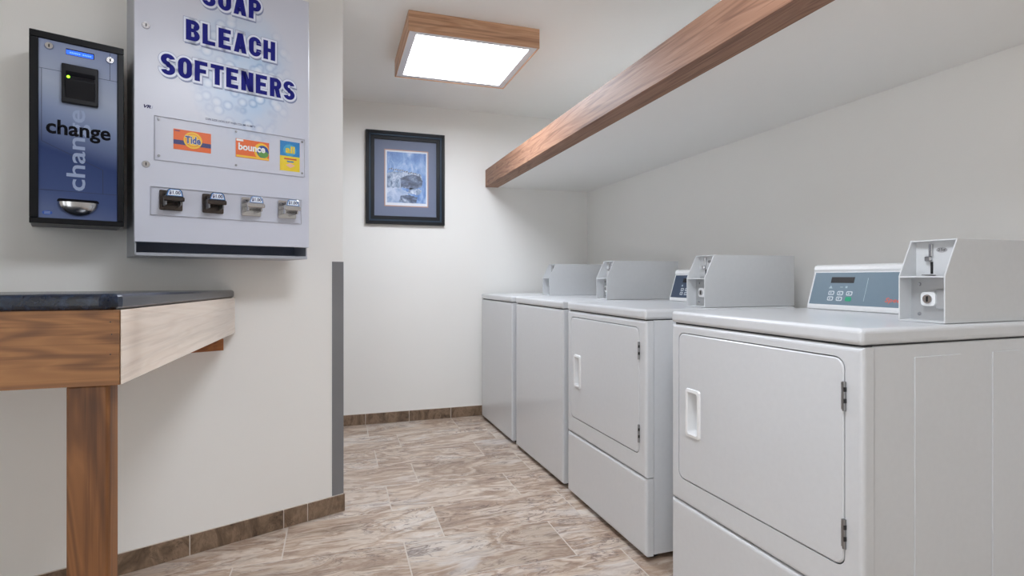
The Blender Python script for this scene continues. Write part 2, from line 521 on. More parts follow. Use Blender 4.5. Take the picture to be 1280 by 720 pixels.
# ------------------------------------------------------------------ folding counter against the angled wall
ct = empty('folding_counter', (-0.385, 1.18, 0))
tag(ct, 'navy laminate topped folding counter with oak aprons and post below the vending machine', 'counter')
CX, CY = -0.385, 1.18
def wall_y(x):            # y of the partition face at world x
    return A0.y + (x - A0.x) * math.tan(TH)
def sheared(b):           # the top slopes very slightly down towards the wall
    for v in b.verts: v.co.z += (1.19 - v.co.y) * 0.016
    return b
xl = -1.35
e = 0.004
top = [(xl - CX, 0.0), (-0.028, 0.0), (-0.012, 0.006), (-0.003, 0.016), (0.0, 0.03), (0.0, wall_y(CX) - CY - e), (xl - CX, wall_y(xl) - CY - e)]
b = bm_prism(top, 0.971, 1.001, 2)
es = [ed for ed in b.edges if abs(ed.verts[0].co.z - ed.verts[1].co.z) < 1e-6]
bmesh.ops.bevel(b, geom=es, offset=0.009, segments=4, profile=0.5, affect='EDGES')
put('countertop', sheared(b), M['laminate'], ct)
b = bm_prism([(xl - CX, 0.006), (0.002, 0.006), (0.002, 0.008), (-0.018, 0.026), (xl - CX, 0.026)], 0.832, 0.971, 2)
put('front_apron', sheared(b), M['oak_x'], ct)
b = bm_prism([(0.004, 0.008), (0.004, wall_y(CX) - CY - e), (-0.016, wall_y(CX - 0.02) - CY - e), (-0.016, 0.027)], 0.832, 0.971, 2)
put('side_apron', sheared(b), M['oak_glare'], ct)
put('leg', bm_box(-0.090, -0.021, 0.027, 0.075, 0.0, 0.851, 0.006, 2), M['oak_leg'], ct)
put('leg', bm_box(xl - CX + 0.01, xl - CX + 0.083, 0.027, 0.075, 0.0, 0.851, 0.006, 2), M['oak_leg'], ct)
# ledger block under the far end, along the wall
lx = 0.325
b = bm_box(-0.62, lx, -0.062, -0.001, 0.772, 0.817)
mat = Matrix.Translation(A0 - Vector((CX, CY, 0))) @ Matrix.Rotation(TH, 4, 'Z')
bmesh.ops.transform(b, matrix=mat, verts=b.verts[:])
put('ledger_block', b, M['oak_block'], ct)
for (x, z) in ((-0.012, 0.948), (-0.010, 0.925), (-0.012, 0.888)):
    put('nail_hole', sheared(bm_cyl((x, 0.0064, z + 0.001), (0, -1, 0), 0.0012, 0.0006, 8)), M['black'], ct)

# ------------------------------------------------------------------ framed picture on the back wall
pc = empty('framed_picture', (0.201, YB, 1.435))
tag(pc, 'framed blue mountain print with grey-blue mat on the back wall', 'picture')
PW, PH = 0.566, 0.670
M['frame_black'] = plain('frame_black', srgb(12, 15, 22), 0.45, spec=0.3)
M['frame_blue'] = plain('frame_blue', srgb(44, 62, 80), 0.4, spec=0.3)
def mould(name, o0, o1, d0, mat):
    for pts in (((o0, o0), (PW - o0, o0), (PW - o1, o1), (o1, o1)),
                ((PW - o0, o0), (PW - o0, PH - o0), (PW - o1, PH - o1), (PW - o1, o1)),
                ((PW - o0, PH - o0), (o0, PH - o0), (o1, PH - o1), (PW - o1, PH - o1)),
                ((o0, PH - o0), (o0, o0), (o1, o1), (o1, PH - o1))):
        prism(name, pts, -d0, -0.001, 1, mat, pc, 0.0015, 1)
mould('outer_moulding', 0.0, 0.022, 0.030, M['frame_black'])
mould('ridge_moulding', 0.0222, 0.034, 0.026, M['frame_blue'])
mould('inner_moulding', 0.0342, 0.060, 0.020, M['frame_black'])
M['mat_board'] = paint('mat_board', srgb(116, 125, 150), 0.8)
M['gold'] = plain('mat_bevel', srgb(190, 150, 132), 0.5)
M['paper'] = plain('print_paper', srgb(226, 230, 240), 0.7)
put('mat_board', bm_box(0.06, PW - 0.06, -0.010, -0.002, 0.06, PH - 0.06), M['mat_board'], pc)
put('mat_bevel', quadprint(((0.130, 0.131), (0.447, 0.131), (0.447, 0.543), (0.130, 0.543)), -0.0105), M['gold'], pc)
put('paper', quadprint(((0.137, 0.138), (0.440, 0.138), (0.440, 0.536), (0.137, 0.536)), -0.011), M['paper'], pc)
def art_mat(name, stops, scale, stretch=(1, 1, 1)):
    t = NT(name)
    return t.set(t.ramp(t.noise(t.coords(stretch), scale, 7, 0.68, 0.7), stops), 0.5)
M['art_sky'] = art_mat('print_sky', [(0.30, srgb(58, 104, 176)), (0.48, srgb(108, 146, 204)), (0.60, srgb(150, 180, 222)), (0.72, srgb(206, 216, 236))], 11, (1.6, 1, 0.8))
M['art_rock'] = art_mat('print_rock', [(0.32, srgb(24, 34, 56)), (0.46, srgb(60, 76, 106)), (0.58, srgb(98, 116, 148)), (0.70, srgb(190, 202, 224))], 20, (1, 1, 1.6))
M['art_ledge'] = art_mat('print_ledge', [(0.36, srgb(74, 94, 126)), (0.5, srgb(140, 160, 192)), (0.64, srgb(206, 216, 232))], 24, (1.2, 1, 1))
M['art_mist'] = art_mat('print_mist', [(0.34, srgb(120, 148, 192)), (0.52, srgb(180, 196, 224)), (0.66, srgb(222, 228, 240))], 10)
M['art_dark'] = plain('print_dark', srgb(26, 34, 54), 0.5)
def ap(name, pts, lift, mat):
    return put(name, quadprint([(0.148 + 0.282 * u, 0.158 + 0.367 * v) for u, v in pts], -0.0115 - lift), mat, pr_)
pr_ = put('print', quadprint(((0.148, 0.158), (0.430, 0.158), (0.430, 0.525), (0.148, 0.525)), -0.0115), M['art_sky'], pc)
rg = random.Random(3)
def rough_poly(pts, amp, n=5):
    out = []
    for (a, b_) in zip(pts, pts[1:] + pts[:1]):
        for k in range(n):
            f = k / n
            out.append((min(1, max(0, a[0] + (b_[0] - a[0]) * f + rg.uniform(-amp, amp))), min(1, max(0, a[1] + (b_[1] - a[1]) * f + rg.uniform(-amp, amp)))))
    return out
ap('printed_mist', rough_poly([(0.0, 0.0), (0.62, 0.0), (0.5, 0.24), (0.28, 0.30), (0.0, 0.32)], 0.012), 0.0002, M['art_mist'])
ap('printed_ledge', rough_poly([(0.0, 0.28), (0.34, 0.30), (0.74, 0.34), (0.90, 0.46), (0.88, 0.58), (0.66, 0.60), (0.30, 0.62), (0.06, 0.60), (0.0, 0.56)], 0.012), 0.0004, M['art_ledge'])
ap('printed_rock', rough_poly([(0.34, 0.32), (0.60, 0.28), (0.88, 0.33), (0.91, 0.44), (0.84, 0.55), (0.56, 0.56), (0.34, 0.50)], 0.014), 0.0006, M['art_rock'])
ap('printed_rock', rough_poly([(0.52, 0.20), (0.80, 0.16), (0.90, 0.24), (0.82, 0.30), (0.58, 0.30)], 0.012), 0.0006, M['art_ledge'])
ap('printed_rock', rough_poly([(0.30, 0.02), (0.74, 0.0), (0.78, 0.12), (0.52, 0.16), (0.36, 0.14)], 0.014), 0.0005, M['art_rock'])
for k in range(13):       # a flock settled on the ledge
    u = 0.07 + 0.055 * k; v = 0.665 - 0.0065 * k + rg.uniform(-0.012, 0.012)
    dd = ap('printed_bird', [(u + 0.026 * math.cos(a), v + 0.018 * math.sin(a)) for a in (0.2, 1.3, 2.5, 3.6, 4.9)], 0.0008, M['art_dark'])
    ap('printed_bird_breast', [(u + 0.006 + 0.013 * math.cos(a), v - 0.002 + 0.011 * math.sin(a)) for a in (0.4, 2.0, 3.7, 5.2)], 0.0010, M['paper'])
t = NT('picture_glass')
gl = t.n('ShaderNodeBsdfGlossy'); gl.inputs['Roughness'].default_value = 0.03
tr = t.n('ShaderNodeBsdfTransparent')
mxs = t.n('ShaderNodeMixShader')
mxs.inputs[0].default_value = 0.03
t.l(tr.outputs[0], mxs.inputs[1]); t.l(gl.outputs[0], mxs.inputs[2])
t.l(mxs.outputs[0], t.t.nodes['Material Output'].inputs['Surface'])
M['clear'] = t.m
t = NT('matt_picture_glass')
gl = t.n('ShaderNodeBsdfGlossy'); gl.inputs['Roughness'].default_value = 0.45
tr = t.n('ShaderNodeBsdfTransparent')
mxs = t.n('ShaderNodeMixShader'); mxs.inputs[0].default_value = 0.02
t.l(tr.outputs[0], mxs.inputs[1]); t.l(gl.outputs[0], mxs.inputs[2])
t.l(mxs.outputs[0], t.t.nodes['Material Output'].inputs['Surface'])
M['matt_glass'] = t.m
put('glass', quadprint(((0.061, 0.061), (PW - 0.061, 0.061), (PW - 0.061, PH - 0.061), (0.061, PH - 0.061)), -0.0145), M['matt_glass'], pc)

# ------------------------------------------------------------------ washers and dryers
W_, DP, LZ0, LZ1 = 0.685, 0.71, 0.894, 0.932
M['overlay_glare'] = plain('console_overlay_reflecting', srgb(118, 138, 152), 0.28)  # paler copy of the overlay, bright wall reflection painted into its colour
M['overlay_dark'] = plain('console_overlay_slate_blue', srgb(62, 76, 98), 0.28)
M['btn'] = plain('button_white', srgb(214, 222, 228), 0.4)
M['btn_green'] = plain('button_green', srgb(28, 160, 118), 0.4)
M['red_text'] = plain('salmon_lettering', srgb(226, 104, 84), 0.4)
M['pale_line'] = plain('pale_print', srgb(176, 194, 204), 0.4)
M['window_black'] = plain('display_window', srgb(40, 38, 40), 0.25)

def coin_case(parent, x0, y0, detail=True):
    """Sheet-metal coin meter case; profile in local (x,z), width along y."""
    wd, L, H1, H2, sb, t = 0.112, 0.45, 0.115, 0.207, 0.045, 0.0035
    zb = LZ1 + 0.001
    prof = [(x0, zb), (x0 + L, zb), (x0 + L, zb + H2), (x0 + sb, zb + H2), (x0, zb + H1)]
    b = bm_prism(prof, y0, y0 + t, 1, 0.001, 1)
    merge(b, bm_prism(prof, y0 + wd - t, y0 + wd, 1, 0.001, 1))
    bm_box(x0 + sb, x0 + L, y0 + t, y0 + wd - t, zb + H2 - t, zb + H2, bm=b)
    bm_box(x0 + L - t, x0 + L, y0 + t, y0 + wd - t, zb, zb + H2 - t, bm=b)
    bm_box(x0 + 0.002, x0 + L - t, y0 + t, y0 + wd - t, zb, zb + t, bm=b)
    c = put('coin_meter_case', b, M['case'], parent)
    bm_ = bm_box(x0 + 0.001, x0 + 0.05, y0 + t, y0 + wd - t, zb + H1 - 0.004, zb + H1)
    put('divider_shelf', bm_, M['case'], c)
    put('coin_plate', bm_box(x0 + 0.062, x0 + 0.066, y0 + t, y0 + wd - t, zb + H1, zb + H2 - t), M['case'], c)
    put('lock_plate', bm_box(x0 + 0.044, x0 + 0.048, y0 + t, y0 + wd - t, zb + t, zb + H1 - 0.004), M['zinc'], c)
    # coin slot: angled chute, slot and return lip
    ym = y0 + wd * 0.62
    b = bmesh.new()
    bm_box(x0 + 0.054, x0 + 0.062, ym - 0.004, ym + 0.004, zb + H1 + 0.05, zb + H1 + 0.082, 0.001, 1, bm=b)
    bm_box(x0 + 0.050, x0 + 0.062, ym - 0.003, ym + 0.012, zb + H1 + 0.038, zb + H1 + 0.050, 0.002, 1, bm=b)
    put('coin_chute', b, M['chrome'], c)
    put('return_lip', bm_box(x0 + 0.046, x0 + 0.062, ym - 0.010, ym + 0.016, zb + H1 + 0.001, zb + H1 + 0.004, 0.001, 1), M['chrome'], c)
    put('coin_slot', bm_box(x0 + 0.0605, x0 + 0.062, ym - 0.003, ym + 0.003, zb + H1 + 0.006, zb + H1 + 0.036), M['black'], c)
    ov = [(y0 + 0.046 + 0.013 * math.cos(k * math.pi / 10), zb + H1 + 0.066 + 0.0065 * math.sin(k * math.pi / 10)) for k in range(20)]
    put('price_emblem', bm_prism(ov, x0 + 0.0613, x0 + 0.062, 0), M['emblem'], c)
    tb = text_bm('25\u00a2', -0.009, 0.009, -0.004, 0.004)
    bmesh.ops.transform(tb, matrix=Matrix.Translation((x0 + 0.061, y0 + 0.046, zb + H1 + 0.066)) @ Matrix.Rotation(-math.pi / 2, 4, 'Z'), verts=tb.verts[:])
    put('price_print', tb, M['black'], c)
    # lock block
    yl, zl = y0 + wd * 0.52, zb + 0.056
    rr = rrect(yl - 0.017, yl + 0.019, zl - 0.017, zl + 0.019, 0.009, 4)
    put('lock_bezel', bm_prism(rr, x0 + 0.030, x0 + 0.0438, 0, 0.002, 2), M['plastic'], c, False)
    put('lock_cylinder', bm_cyl((x0 + 0.030, yl + 0.001, zl + 0.001), (-1, 0, 0), 0.011, 0.003, 20), M['chrome'], c)
    put('key_slot', bm_box(x0 + 0.0262, x0 + 0.0269, yl - 0.001, yl + 0.003, zl - 0.006, zl + 0.008), M['black'], c)
    put('coin_box_handle', bm_box(x0 + 0.036, x0 + 0.0438, y0 + 0.006, yl - 0.012, zl - 0.024, zl + 0.026, 0.004, 2), M['zinc'], c)
    for zz in (zb + 0.018, zb + 0.094):
        put('screw', bm_cyl((x0 + 0.044, y0 + wd - 0.024, zz), (-1, 0, 0), 0.005, 0.003, 12, 0.0035), M['chrome'], c)
    return c

def console(parent, y0, y1, overlay, brand):
    zb = LZ1 + 0.001
    prof = [(0.548, zb), (0.548, zb + 0.012), (0.585, zb + 0.132), (0.581, zb + 0.138), (0.586, zb + 0.152), (0.597, zb + 0.157), (0.695, zb + 0.157), (0.695, zb)]
    c = put('console', bm_prism(prof, y0, y1, 1, 0.0025, 2), M['plastic'], parent)
    # overlay plane along the slope
    p0 = Vector((0.548, 0, zb + 0.012)); p1 = Vector((0.585, 0, zb + 0.132))
    up = (p1 - p0); Ls = up.length; up.normalize()
    nrm = Vector((-up.z, 0, up.x))       # outwards, to -x
    def face(pts, lift, name, mat, th=0.0012):
        # pts: (u along from far end towards near, v up the slope)
        b = bmesh.new()
        def P(u, v, l): 
            q = p0 + up * v + nrm * l
            return (q.x, y1 - u, q.z)
        F = [b.verts.new(P(u, v, lift)) for u, v in pts]
        K = [b.verts.new(P(u, v, lift - th)) for u, v in pts]
        b.faces.new(F); n = len(pts)
        for i in range(n): b.faces.new((F[i], F[(i + 1) % n], K[(i + 1) % n], K[i]))
        return put(name, b, mat, c)
    WD = y1 - y0
    face([(0.008, 0.006), (WD - 0.004, 0.006), (WD - 0.004, Ls - 0.004), (0.008, Ls - 0.004)], 0.0006, 'overlay', overlay)
    R = lambda u0, u1, v0, v1: [(u0, v0), (u1, v0), (u1, v1), (u0, v1)]
    face(R(0.078, 0.165, 0.084, 0.105), 0.0012, 'display_window', M['window_black'])
    face(R(0.212, 0.2135, 0.022, 0.102), 0.0012, 'divider_line', M['pale_line'])
    for r_, v in enumerate((0.040, 0.020)):
        for k in range(3):
            u = 0.078 + 0.034 * k
            green = r_ == 1 and k == 2
            face(rrect(u, u + 0.022, v, v + 0.015, 0.004, 3), 0.0014, 'button', M['btn_green'] if green else M['btn'])
            if not green:
                face(rrect(u + 0.003, u + 0.019, v + 0.003, v + 0.012, 0.003, 3), 0.0017, 'button_face', overlay, 0.0004)
                face([(u + 0.008, v + 0.004), (u + 0.014, v + 0.0075), (u + 0.008, v + 0.011)], 0.0020, 'button_mark', M['btn'], 0.0003)
    face([(0.075, 0.064), (0.089, 0.064), (0.082, 0.074)], 0.0012, 'icon', M['pale_line'])
    face(R(0.118, 0.128, 0.068, 0.070), 0.0012, 'icon', M['pale_line'])
    face(R(0.138, 0.145, 0.066, 0.073), 0.0012, 'icon', M['pale_line'])
    if brand:
        tb = text_bm('Speed Queen', 0, 0.140, 0, 0.019, 0.02, 0.2, 1.08)
        for v in tb.verts:
            q = p0 + up * (0.018 + v.co.z) + nrm * 0.0012
            v.co = Vector((q.x, y1 - (0.284 + v.co.x), q.z))
        put('brand_lettering', tb, M['red_text'], c)
    return c

def hinge(parent, z):
    h = put('hinge', bm_cyl((-0.003, 0.043, z), (0, 0, 1), 0.0042, 0.066, 12), M['steel'], parent)
    put('hinge_leaf', bm_box(-0.0014, 0.0, 0.0445, 0.052, z + 0.002, z + 0.064), M['steel'], h)
    for k in (0.018, 0.044):
        put('hinge_gap', bm_box(-0.0076, -0.001, 0.0385, 0.0410, z + k, z + k + 0.010), M['black'], h)
    return h

def machine(kind, loc, rz, label, group, overlay, brand=False, case_y=0.025, case_x=0.283, lift=0.0):
    r = empty(kind, loc, rz)
    tag(r, label, kind.split('_')[-1], group)
    put('cabinet', bm_box(0.036, DP, 0.003, W_ - 0.003, 0.022, LZ0 - 0.003, 0.003, 2), M['enamel'], r)
    put('top', bm_box(-0.003, DP + 0.002, 0, W_, LZ0, LZ1, 0.011, 4), M['enamel'], r)
    put('seam', bm_box(0.012, DP - 0.01, 0.008, W_ - 0.008, LZ0 - 0.006, LZ0 + 0.004), M['gap'], r)
    for fx in (0.06, DP - 0.05):
        for fy in (0.05, W_ - 0.05):
            put('foot', bm_cyl((fx, fy, -lift), (0, 0, 1), 0.021, 0.026 + lift, 16), M['foot'], r)
    if kind == 'clothes_dryer':
        zs = 0.308
        hole = rrect(0.043, 0.648, 0.386, 0.864, 0.026, 6)
        put('front_panel', bm_panel_hole(0.0, W_, zs + 0.0025, LZ0 - 0.004, hole, 0.011, 0.033, 4, 0.031), M['enamel'], r)
        put('door_recess', bm_box(0.0315, 0.0335, 0.036, 0.655, 0.378, 0.872), M['gap'], r)
        put('access_panel', bm_panel_hole(0.0, W_, 0.020, zs - 0.0015, None, 0.011, 0.033), M['enamel'], r)
        # door with a cut-out for its moulded pull
        uo0, uo1, vo0, vo1 = 0.046, 0.645, 0.389, 0.861
        hh = rrect(0.545, 0.598, 0.543, 0.680, 0.008, 4)
        b = bmesh.new()
        outer = rrect(uo0, uo1, vo0, vo1, 0.024, 6)
        inner = rrect(uo0 + 0.003, uo1 - 0.003, vo0 + 0.003, vo1 - 0.003, 0.022, 6)
        n = len(outer)
        O0 = [b.verts.new((0.012, p[0], p[1])) for p in outer]
        O1 = [b.verts.new((0.001, p[0], p[1])) for p in outer]
        O2 = [b.verts.new((-0.0012, p[0], p[1])) for p in inner]
        for P, Q in ((O0, O1), (O1, O2)):
            for i in range(n): b.faces.new((P[i], P[(i + 1) % n], Q[(i + 1) % n], Q[i]))
        I0 = [b.verts.new((-0.0012, p[0], p[1])) for p in hh]
        I1 = [b.verts.new((0.010, p[0], p[1])) for p in hh]
        m = len(hh)
        for i in range(m): b.faces.new((I0[i], I0[(i + 1) % m], I1[(i + 1) % m], I1[i]))
        bmesh.ops.triangle_fill(b, use_beauty=True, edges=[b.edges.get((O2[i], O2[(i + 1) % n])) for i in range(n)] + [b.edges.get((I0[i], I0[(i + 1) % m])) for i in range(m)])
        door = put('door', b, M['enamel'], r)
        # pull: raised rim and a sunk cup
        b = bmesh.new()
        ro = rrect(0.536, 0.607, 0.534, 0.689, 0.010, 5); ri = rrect(0.549, 0.594, 0.547, 0.676, 0.007, 5)
        rm = rrect(0.538, 0.605, 0.536, 0.687, 0.010, 5); rj = rrect(0.546, 0.597, 0.544, 0.679, 0.008, 5)
        k = len(ro)
        rings = [(-0.0011, ro), (-0.006, rm), (-0.0075, rj), (-0.005, ri), (0.030, ri)]
        vv = [[b.verts.new((x, p[0], p[1])) for p in pts] for x, pts in rings]
        for P, Q in zip(vv, vv[1:]):
            for i in range(k): b.faces.new((P[i], P[(i + 1) % k], Q[(i + 1) % k], Q[i]))
        b.faces.new(vv[-1])
        put('door_pull', b, M['plastic'], door)
        hinge(door, 0.743); hinge(door, 0.432)
    else:
        put('front_panel', bm_panel_hole(0.0, W_, 0.020, LZ0 - 0.004, None, 0.011, 0.033), M['enamel'], r)
        put('wash_lid', bm_box(0.06, 0.50, 0.20, 0.64, LZ1 - 0.002, LZ1 + 0.0012, 0.001, 1), M['enamel'], r)
    # pressed panels in the cabinet side
    for (a, c_) in ((0.165, 0.325), (0.44, 0.60)):
        pts = rrect(a, c_, 0.06, 0.862, 0.004, 3)
        b = bm_prism(pts, 0.0004, 0.0042, 1, 0.0014, 2)
        put('pressed_panel', b, M['enamel'], r)
    coin_case(r, case_x, case_y)
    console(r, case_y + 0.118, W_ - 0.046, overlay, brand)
    return r

GD = 'coin-operated dryers along the right wall'
GW = 'coin-operated washers along the right wall'
R = math.radians
machine('clothes_dryer', (1.096, 0.895, 0.006), R(1.6), 'nearest white coin dryer, with a blue control panel paled by painted reflection, cut by the right edge', GD, M['overlay_glare'], True, 0.02, 0.297, 0.006)
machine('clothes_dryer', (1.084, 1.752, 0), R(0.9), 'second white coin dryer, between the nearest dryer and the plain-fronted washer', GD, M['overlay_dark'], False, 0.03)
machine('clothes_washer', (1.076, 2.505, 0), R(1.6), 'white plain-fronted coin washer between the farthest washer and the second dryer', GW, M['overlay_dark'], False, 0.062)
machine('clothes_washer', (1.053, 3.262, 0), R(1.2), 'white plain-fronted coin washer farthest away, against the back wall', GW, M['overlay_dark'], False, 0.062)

# ------------------------------------------------------------------ soap vending machine (local x along wall, y into wall)
M['vend_body'] = plain('vending_body_grey', srgb(176, 180, 190), 0.35, 0.3)
M['tray_dark'] = plain('tray_slate', srgb(112, 120, 142), 0.5)
M['blue_letter'] = plain('letter_blue', srgb(38, 40, 130), 0.6, spec=0.1)
M['white_letter'] = plain('letter_outline_white', srgb(226, 232, 248), 0.35)
M['shade_letter'] = plain('letter_print_shadow', srgb(132, 142, 178), 0.4)
M['rim_letter'] = plain('letter_rim', srgb(160, 168, 196), 0.4)
M['navy_ink'] = plain('navy_ink', srgb(32, 32, 86), 0.6, spec=0.1)
def vend_front():
    t = NT('vending_front_print')
    tc = t.n('ShaderNodeTexCoord'); sep = t.n('ShaderNodeSeparateXYZ'); t.l(tc.outputs['Object'], sep.inputs[0])
    # elliptical print of bubbles around the lettering
    mp = t.n('ShaderNodeMapping'); mp.vector_type = 'POINT'
    mp.inputs['Location'].default_value = (-0.325 / 0.20, 0, -0.66 / 0.29); mp.inputs['Scale'].default_value = (1 / 0.20, 0.0, 1 / 0.29)
    t.l(tc.outputs['Object'], mp.inputs[0])
    ln = t.n('ShaderNodeVectorMath', operation='LENGTH'); t.l(mp.outputs[0], ln.inputs[0])
    mask = t.ramp(ln.outputs['Value'], [(0.45, (1, 1, 1, 1)), (0.95, (0, 0, 0, 1))])
    vo = t.n('ShaderNodeTexVoronoi'); vo.inputs['Scale'].default_value = 26
    vec = t.coords((1, 0.0, 1)); t.l(vec, vo.inputs['Vector'])
    bub = t.ramp(vo.outputs['Distance'], [(0.0, srgb(236, 240, 250)), (0.3, srgb(198, 216, 238)), (0.45, srgb(140, 172, 212)), (0.6, srgb(176, 200, 228))])
    patch = t.ramp(t.noise(vec, 7, 3), [(0.35, (0.35, 0.35, 0.35, 1)), (0.6, (1, 1, 1, 1))])
    col = t.mix(t.mix(1.0, mask, patch, 'MULTIPLY'), srgb(206, 209, 222), bub)
    return t.set(col, 0.3, spec=0.5)
M['vend_front'] = vend_front()
VS0, VW, VZ0, VZ1, VT = 0.026, 0.560, 1.121, 2.120, 0.24
vm = empty('soap_vending_machine', tuple(A0 + D * VS0 + Vector((0, 0, VZ0))), TH)
tag(vm, 'white wall-mounted soap and softener vending machine with blue lettering', 'vending machine')
FH = VZ1 - VZ0
b = bmesh.new()
bm_box(0.002, 0.006, -VT + 0.012, -0.001, 0.0, FH - 0.002, bm=b)
bm_box(VW - 0.008, VW - 0.004, -VT + 0.012, -0.001, 0.0, FH - 0.002, bm=b)
bm_box(0.006, VW - 0.008, -VT + 0.012, -0.001, FH - 0.006, FH - 0.002, bm=b)
bm_box(0.006, VW - 0.008, -0.006, -0.001, 0.0, FH - 0.006, bm=b)
put('cabinet', b, M['vend_body'], vm)
b = bmesh.new()
bm_box(0.006, VW - 0.008, -VT + 0.006, -0.006, 0.0, 0.004, bm=b)
bm_box(0.004, VW - 0.006, -VT + 0.002, -VT + 0.006, 0.0, 0.011, 0.001, 1, bm=b)
put('tray_lip', b, M['vend_body'], vm)
b = bmesh.new()
bm_box(0.0062, VW - 0.0082, -0.10, -0.0965, 0.004, 0.06, bm=b)
bm_box(0.0062, VW - 0.0082, -VT + 0.022, -0.10, 0.058, 0.06, bm=b)
bm_box(0.0062, VW - 0.0082, -VT + 0.008, -0.10, 0.0042, 0.0055, bm=b)
put('delivery_tray', b, M['tray_dark'], vm)
Z = lambda z: z - VZ0
S = lambda s: s - VS0
put('front_door', bm_box(0, VW, -VT, -VT + 0.02, 0.045, FH, 0.0015, 1), M['vend_front'], vm)
FY = -VT
def vprint(name, pts, lift, mat, parent=vm): return put(name, quadprint(pts, FY - lift), mat, parent)
def vrect(s0, s1, z0, z1): return ((S(s0), Z(z0)), (S(s1), Z(z0)), (S(s1), Z(z1)), (S(s0), Z(z1)))
def vtext(name, s, s0, s1, z0, z1, lift, mat, off=0.0, grow=0.0, dx=0, dz=0, shear=0.0, parent=vm, sp=1.0):
    b = text_bm(s, S(s0) + dx, S(s1) + dx, Z(z0) + dz, Z(z1) + dz, off, shear, sp, grow)
    bmesh.ops.translate(b, verts=b.verts[:], vec=(0, FY - lift, 0))
    return put(name, b, mat, parent)
# heavy condensed capitals built from bars and bowls (cap height 1, width 0.62)
SV, SH, GW_ = 0.25, 0.20, 0.64
def glyph(ch, g):
    polys = []
    def bar(x0, y0, x1, y1): polys.append([(x0 - g, y0 - g), (x1 + g, y0 - g), (x1 + g, y1 + g), (x0 - g, y1 + g)])
    def slant(x0, y0, x1, y1, w):
        dx, dy = x1 - x0, y1 - y0; k = g / abs(dy); hg = g * math.hypot(dx, dy) / abs(dy)
        a0, b0, a1, b1 = x0 - dx * k, y0 - dy * k, x1 + dx * k, y1 + dy * k
        polys.append([(a0 - w / 2 - hg, b0), (a0 + w / 2 + hg, b0), (a1 + w / 2 + hg, b1), (a1 - w / 2 - hg, b1)])
    def arc(cx, cy, rxo, ryo, a0, a1, wv=SV, wh=SH, n=14):
        if a1 - a0 < 360: e_ = math.degrees(g / ((rxo + ryo) / 2)); a0 -= e_; a1 += e_
        rxi, ryi = rxo - wv, ryo - wh
        P = lambda a, rx, ry: (cx + rx * math.cos(math.radians(a)), cy + ry * math.sin(math.radians(a)))
        for k in range(n):
            p, q = a0 + (a1 - a0) * k / n, a0 + (a1 - a0) * (k + 1) / n
            polys.append([P(p, rxo + g, ryo + g), P(q, rxo + g, ryo + g), P(q, max(rxi - g, 0.001), max(ryi - g, 0.001)), P(p, max(rxi - g, 0.001), max(ryi - g, 0.001))])
    w = GW_; h = w / 2
    if ch in 'BEFHLPRN': bar(0, 0, SV, 1)
    if ch in 'EL': bar(SV, 0, w * 0.95, SH)
    if ch in 'EF': bar(SV, 1 - SH, w * 0.95, 1); bar(SV, 0.5 - SH / 2 + 0.02, w * 0.85, 0.5 + SH / 2 + 0.02)
    if ch in 'HN': bar(w - SV, 0, w, 1)
    if ch == 'H': bar(SV, 0.5 - SH / 2, w - SV, 0.5 + SH / 2)
    if ch == 'N': slant(SV * 0.5, 1, w - SV * 0.5, 0, SV)
    if ch == 'T': bar(0, 1 - SH, w, 1); bar(h - SV / 2, 0, h + SV / 2, 1 - SH)
    if ch in 'OC':
        arc(h, 1 - h, h, h, 0 if ch == 'O' else 8, 180); arc(h, h, h, h, 180, 360 if ch == 'O' else 352)
        bar(0, h, SV, 1 - h)
        if ch == 'O': bar(w - SV, h, w, 1 - h)
        else: bar(w - SV, h - 0.02, w, h + 0.08); bar(w - SV, 1 - h - 0.08, w, 1 - h + 0.02)
    if ch == 'S':
        arc(h, 0.72, h, 0.28, 15, 300, SV, SH, 20); arc(h, 0.28, h, 0.28, -165, 120, SV, SH, 20)
    if ch == 'A':
        slant(SV * 0.48, 0, h - 0.005, 1, SV); slant(w - SV * 0.48, 0, h + 0.005, 1, SV); bar(0.17, 0.18, w - 0.17, 0.18 + SH * 0.85)
    if ch in 'PR':
        bar(SV, 1 - SH, w * 0.58, 1); bar(SV, 0.41, w * 0.58, 0.41 + SH * 0.9); arc(w * 0.56, 0.705, w * 0.44, 0.295, -90, 90)
    if ch == 'R': slant(w - SV * 0.55, 0, w * 0.60, 0.45, SV)
    if ch == 'B':
        bar(SV, 1 - SH, w * 0.58, 1); bar(SV, 0.42, w * 0.58, 0.42 + SH * 0.9); bar(SV, 0, w * 0.58, SH)
        arc(w * 0.54, 0.75, w * 0.44, 0.25, -90, 90); arc(w * 0.56, 0.27, w * 0.44, 0.27, -90, 90)
    return polys
def block_word(name, word, s0, s1, z0, z1, lift, mat, g=0.0, dx=0.0, dz=0.0):
    gap = 0.12
    total = len(word) * GW_ + (len(word) - 1) * gap
    kx, kz = (s1 - s0) / total, (z1 - z0)
    b = bmesh.new()
    for i, ch in enumerate(word):
        for poly in glyph(ch, g):
            f = b.faces.new([b.verts.new((S(s0) + dx + (i * (GW_ + gap) + p[0]) * kx, FY - lift, Z(z0) + dz + p[1] * kz)) for p in poly])
            f.normal_update()
            if f.normal.y > 0: f.normal_flip()
    me = bpy.data.meshes.new(name); b.to_mesh(me); b.free(); me.materials.append(mat)
    o = bpy.data.objects.new(name, me); COL.objects.link(o); o.parent = vm
    return o
